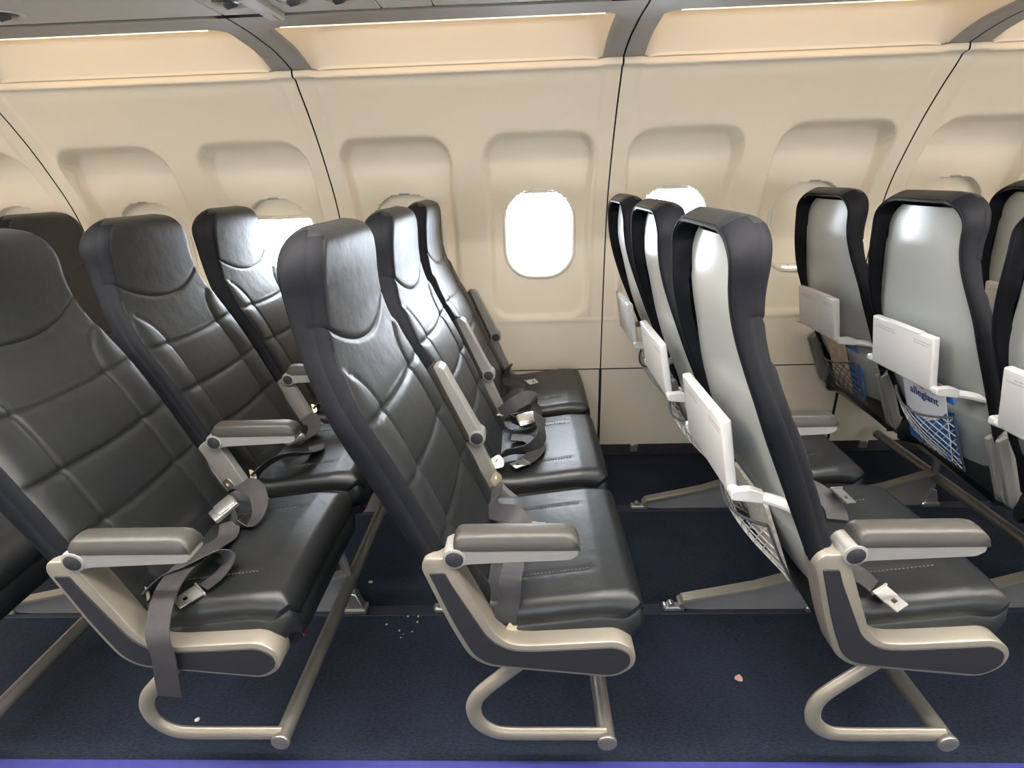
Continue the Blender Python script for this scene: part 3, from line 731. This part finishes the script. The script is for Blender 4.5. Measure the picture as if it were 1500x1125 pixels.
def orient(o, loc, x, z):
    x = Vector(x).normalized(); z = Vector(z); y = z.cross(x).normalized(); z = x.cross(y)
    mm = Matrix((x, y, z)).transposed().to_4x4(); mm.translation = Vector(loc); o.matrix_local = mm
def belt(key, pts, wd, width=0.046, buckle=None, tongue=None, anchor=None):
    s = SEATS[key]; b = ribbon(pts, width, wd).build('seat_belt', 'webbing', s, sharp=50)
    for kind, me, mat, dat in (('buckle', ME_BUCK, 'metal', buckle), ('belt_tongue', ME_TONG, 'metal', tongue), ('belt_anchor', ME_ANCH, 'brass', anchor)):
        if dat: orient(obj(kind, me, mat, b), *dat)
    return b
X_, Y_, Z_ = (1, 0, 0), (0, 1, 0), (0, 0, 1)
# lowered-armrest row, aisle seat: buckle strap curling on the cushion, long tail hanging over the side panel
belt((1, 0), [(0.035, .445, .485), (0.075, .425, .520), (0.135, .385, .525), (0.165, .335, .500), (0.155, .295, .482), (0.125, .290, .486), (0.10, .315, .500)], [(.5, .8, 0), (.6, .7, .2), (.6, .6, .5), (.8, .3, .5), (.9, 0, .4), (.8, -.3, .4), (.7, -.5, .3)], buckle=((0.085, .318, .515), (-0.55, -0.55, -0.35), (-.1, -.3, 1)), anchor=((0.022, .452, .50), (0.6, -.3, .3), (0.3, -.9, .2)))
belt((1, 0), [(0.105, .300, .490), (0.120, .255, .480), (0.118, .205, .492), (0.112, .150, .505), (0.110, .095, .512), (0.112, .040, .500), (0.116, -.006, .455), (0.118, -.014, .400), (0.108, -.014, .340), (0.100, -.012, .290)], [X_] * 10, 0.048)
belt((1, 0), [(0.045, .075, .478), (0.075, .100, .500), (0.110, .120, .510), (0.160, .150, .520), (0.185, .150, .502), (0.178, .120, .486), (0.158, .088, .480)], [(.3, -.7, .6), (.3, -.7, .6), (.4, -.7, .5), (.6, -.5, .5), (.8, -.2, .5), (.8, -.4, .3), (.8, -.5, .2)], tongue=((0.140, .062, .478), (-0.6, -0.8, -0.05), (0, -.2, 1)), anchor=((0.030, .066, .474), (0.7, .5, .35), (0.1, -.75, .6)))
# same row, middle and window seat: short straps lying in the seat corner
for key, dz in (((1, 1), 0.0), ((1, 2), 0.0)):
    belt(key, [(0.045, .060, .478), (0.085, .095, .505), (0.130, .120, .515), (0.170, .150, .500), (0.185, .190, .488), (0.165, .235, .484)], [(.3, -.6, .7), (.3, -.6, .7), (.5, -.6, .6), (.8, -.3, .4), (.9, .3, .2), (.6, .8, 0)], anchor=((0.035, .052, .478), (0.7, .4, .4), (0.1, -.8, .6)))
    belt(key, [(0.035, .435, .480), (0.075, .405, .505), (0.120, .350, .510), (0.130, .300, .495), (0.105, .265, .490)], [(.6, .7, .3), (.6, .6, .4), (.8, .3, .4), (.9, 0, .3), (.8, -.4, .2)], buckle=((0.09, .245, .505), (-0.5, -0.7, 0.05), (-.1, -.2, 1)))
# raised-armrest row, aisle seat
belt((2, 0), [(0.040, .440, .492), (0.045, .405, .500), (0.030, .365, .490), (0.050, .315, .500), (0.095, .285, .512), (0.120, .262, .497), (0.105, .240, .484), (0.070, .250, .482)], [(.8, .2, .4), (.8, .3, .4), (.7, .5, .3), (.4, .7, .4), (.4, .7, .5), (.6, .7, .2), (.8, .4, 0), (.5, .8, 0)], anchor=((0.048, .452, .505), (-0.2, -.9, -.3), (0.6, -.6, .5)), tongue=((0.150, .262, .490), (1, -.05, 0), (0, -.2, 1)))
belt((2, 0), [(0.100, .130, .500), (0.100, .095, .515), (0.096, .062, .520), (0.092, .046, .480), (0.084, .040, .440), (0.080, .044, .410)], [X_] * 6, 0.044, anchor=((0.105, .038, .408), (-0.5, .1, .8), (0.5, -.9, .2)))
# middle seat: pile
belt((2, 1), [(0.035, .075, .490), (0.055, .120, .500), (0.085, .150, .497), (0.140, .160, .503), (0.175, .205, .520), (0.170, .265, .535), (0.172, .315, .538)], [(.3, -.3, .9), (.3, -.4, .8), (.1, -.6, .7), (-.2, -.4, .8), (-.4, -.2, .8), (-.6, 0, .7), (-.7, .2, .6)], 0.050, anchor=((0.040, .07, .505), (.8, .3, .2), (0, -.8, .5)))
belt((2, 1), [(0.120, .110, .484), (0.150, .150, .487), (0.160, .200, .487), (0.130, .250, .487), (0.08, .26, .488)], [(.8, -.6, 0), (.8, -.5, 0), (.9, .2, 0), (.5, .8, 0), (0, 1, 0)], 0.046, tongue=((0.105, .098, .484), (-0.8, -0.6, 0), Z_))
belt((2, 1), [(0.040, .430, .492), (0.085, .425, .530), (0.140, .440, .548), (0.165, .415, .525), (0.150, .370, .502), (0.110, .345, .500), (0.075, .365, .505)], [(.2, .3, .9), (.2, .4, .9), (-.1, .5, .8), (-.5, .3, .8), (-.5, -.1, .8), (-.3, -.4, .9), (-.1, -.5, .9)], 0.048, buckle=((0.130, .335, .515), (0.9, .35, .1), (-.1, -.5, .8)), anchor=((0.03, .40, .505), (0.3, -.8, .2), (0.4, -.6, .6)))
# window seat
belt((2, 2), [(0.050, .425, .500), (0.055, .370, .512), (0.045, .300, .510), (0.050, .255, .496), (0.080, .240, .500), (0.120, .250, .492)], [(.7, .2, .6), (.6, .3, .6), (.6, .4, .6), (.4, .8, .2), (-.1, .9, .3), (-.3, .9, .1)], 0.046, tongue=((0.152, .268, .490), (0.85, .5, 0), (0, -.2, 1)))
belt((2, 2), [(0.045, .060, .485), (0.085, .050, .520), (0.120, .045, .530), (0.140, .075, .510), (0.120, .110, .492)], [(.2, .4, .9), (.2, .4, .9), (-.1, .5, .8), (-.4, .4, .8), (-.5, -.4, .5)], 0.046)
# row ahead, aisle seat
belt((3, 0), [(0.045, .110, .478), (0.070, .108, .492), (0.090, .092, .492), (0.106, .074, .482)], [(.6, .7, .3), (.6, .7, .2), (.6, .7, .1), (.7, .7, 0)], 0.046, tongue=((0.124, .046, .476), (.45, -.85, -.22), (0, -.25, 1)))
belt((3, 0), [(0.045, .430, .485), (0.090, .400, .515), (0.130, .360, .520), (0.155, .320, .500), (0.150, .285, .486)], [(.6, .6, .3), (.6, .6, .4), (.7, .5, .4), (.9, .2, .2), (.9, 0, .1)], 0.046, tongue=((0.175, .318, .528), (.3, -.8, -.25), (.3, -.1, 1)))

# ---- leaflets in the net pockets (things of their own, held by the nets)
def leaflet(key, name, label, u, v0, v1, z0, z1, mat, lean=-0.42, thick=0.002, roll=0.0, group=None, body=None):
    s = SEATS[key]; o = empty(name, (s.location.x + u, s.location.y + (v0 + v1) / 2, z0))
    o.rotation_euler = (roll, math.atan(lean), 0); hw = (v1 - v0) / 2
    p = round_poly([(-hw, 0), (hw, 0), (hw, z1 - z0), (-hw, z1 - z0)], [0.004, 0.004, 0.012, 0.012], 4)
    mb = MB(); b = bmesh.new(); vs = [b.verts.new((0, a, c)) for a, c in p]; f = b.faces.new(vs); r_ = bmesh.ops.extrude_face_region(b, geom=[f]); nv = [e for e in r_['geom'] if isinstance(e, bmesh.types.BMVert)]; bmesh.ops.translate(b, verts=nv, vec=(thick, 0, 0)); mb.bm(b); b.free()
    mb.build('cover', mat, o, smooth=False); tag(o, label, 'leaflet', group); return o
lf = leaflet((4, 1), 'safety_leaflet', 'white and blue leaflet with a printed airline logo in a seat-back net', -0.024, 0.164, 0.344, 0.432, 0.690, 'white', lean=-0.36)
# print: blue lower field with a curved top edge, the word and the sun emblem
pts = [(-0.089, 0.002), (0.089, 0.002)]
arc = [(0.089 - 0.178 * k / 14, 0.118 + 0.050 * (k / 14) ** 2 - 0.030 * math.sin(math.pi * k / 14)) for k in range(15)]
MB().add([(-0.0006, a, c) for a, c in pts + arc], [tuple(range(len(pts) + len(arc)))]).build('blue_print', 'blue', lf, smooth=False)
cu = bpy.data.curves.new('logo', 'FONT'); cu.body = 'allegiant'; cu.size = 0.037; cu.align_x = 'CENTER'; cu.resolution_u = 3; cu.offset = 0.0009
to = bpy.data.objects.new('logo', cu); COL.objects.link(to)
bpy.context.view_layer.update(); me_t = bpy.data.meshes.new_from_object(to.evaluated_get(bpy.context.evaluated_depsgraph_get())); bpy.data.objects.remove(to)
me_t.materials.clear()
lo = obj('logo_lettering', me_t, 'ink', lf); lo.matrix_local = Matrix(((0, 0, -1, -0.0010), (-1, 0, 0, 0.0), (0, 1, 0, 0.177), (0, 0, 0, 1)))
sm = MB(); cx, cz = 0.004, 0.212
sunp = [(-0.0012, cx + math.cos(math.pi * k / 24) * (0.009 if k % 3 else 0.014), cz - 0.004 + math.sin(math.pi * k / 24) * (0.009 if k % 3 else 0.014)) for k in range(25)]
sm.add(sunp, [tuple(range(25))]).build('sun_emblem', 'sun', lf, smooth=False)
leaflet((4, 1), 'magazine', 'blue magazine behind the logo leaflet in the net', -0.012, 0.15, 0.322, 0.43, 0.655, 'blue', lean=-0.36, thick=0.006)
leaflet((4, 2), 'magazine', 'blue magazine in the window seat net pocket', -0.010, 0.148, 0.318, 0.432, 0.690, 'blue', lean=-0.36, thick=0.006, roll=0.03)
leaflet((4, 2), 'safety_leaflet', 'tan printed leaflet in front of the blue magazine in a net', -0.022, 0.20, 0.326, 0.432, 0.655, 'tan', lean=-0.36)
for j in range(3):
    leaflet((3, j), 'magazine', ['pale magazine in the net behind the aisle seat with the steel belt tongue', 'pale magazine in the net of the middle seat ahead of the raised armrests', 'pale magazine in the net of the window seat ahead of the raised armrests'][j], -0.020, 0.145, 0.325, 0.432, 0.640, 'paper', lean=-0.40, thick=0.007)
leaflet((4, 0), 'magazine', 'pale magazine in the aisle seat net beside the logo leaflet', -0.020, 0.145, 0.325, 0.432, 0.640, 'paper', lean=-0.36, thick=0.007)

# ---- overhead service units above the seats
def psu(x, y, kind, label):
    o = tag(empty('passenger_service_unit' if kind != 'sign' else 'call_handle', (x, y, 1.657)), label, 'service unit' if kind != 'sign' else 'handle', None)
    if kind == 'lens':
        rows = []
        ring = MB(); n = 28
        L = []
        for rr, dz in ((1.0, 0.0), (0.97, -0.003), (0.90, -0.002), (0.80, 0.0005)): L.append([(0.052 * rr * math.cos(2 * math.pi * k / n), 0.040 * rr * math.sin(2 * math.pi * k / n), dz) for k in range(n)])
        V = [p for l in L for p in l]; F = [(i * n + k, i * n + (k + 1) % n, (i + 1) * n + (k + 1) % n, (i + 1) * n + k) for i in range(3) for k in range(n)]
        ring.add(V, F).build('bezel', 'psu', o)
        b = bmesh.new(); bmesh.ops.create_uvsphere(b, u_segments=24, v_segments=10, radius=1)
        for v in b.verts: v.co = Vector((v.co.x * 0.043, v.co.y * 0.033, 0.004 + v.co.z * 0.010))
        MB().bm(b).build('lens', 'psu_dark', o); b.free()
        MB().tube([(0.004, 0.0, 0.002), (0.005, 0.002, -0.006), (0.006, 0.004, -0.011)], 0.016, 16, radii=[0.018, 0.017, 0.012]).build('nozzle', 'psu_dark', o)
    else:
        MB().box(-0.022, 0.022, -0.12, 0.075, -0.014, 0.004, 0.005, 2).build('body', 'psu', o); MB().box(-0.010, 0.010, 0.02, 0.062, -0.017, -0.013, 0.001, 1).build('latch', 'psu', o)
    return o
psu(0.305, 0.705, 'lens', 'smoked reading lamp in the bin underside over the lowered-armrest aisle row')
psu(0.868, 0.690, 'lens', 'smoked reading lamp just beside the flat call handle')
psu(1.018, 0.690, 'lens', 'smoked air nozzle on the other side of the flat call handle')
psu(1.125, 0.690, 'lens', 'smoked air nozzle next to the plain service panel')
psu(0.936, 0.722, 'sign', 'flat grey call handle between two smoked nozzles overhead')

# ---- litter on the carpet
def bit(name, x, y, r, mat, label, cat, group=None, flat=0.35):
    b = bmesh.new(); bmesh.ops.create_icosphere(b, subdivisions=1, radius=r)
    rnd = random.Random(int(x * 1000))
    for v in b.verts: v.co = Vector((v.co.x * rnd.uniform(.7, 1.3), v.co.y * rnd.uniform(.7, 1.3), max(0, v.co.z * flat + r * flat * .9)))
    o = MB().bm(b).build(name, mat, None, (x, y, 0.0)); b.free(); tag(o, label, cat, group)
bit('wrapper_scrap', 2.093, 0.262, 0.012, 'pink', 'pink wrapper scrap lying on the open carpet', 'litter', flat=0.25)
bit('crumb', 0.694, 0.147, 0.007, 'crumb', 'pale crumb inside the hoop below the hanging belt tail', 'crumb')
for x, y in ((1.004, 0.631), (0.944, 0.827)): bit('crumb', x, y, 0.008, 'crumb', 'pale crumb on the carpet behind the raised-armrest aisle seat', 'crumb', 'crumbs behind the aisle seat')
rnd = random.Random(5)
for i in range(12): bit('crumb', 1.10 + rnd.uniform(0, .10), 0.44 + rnd.uniform(-.04, .07), rnd.uniform(.002, .004), 'crumb', 'tiny crumb in the sprinkle beside the seat track cover', 'crumb', 'crumb sprinkle by the seat track')
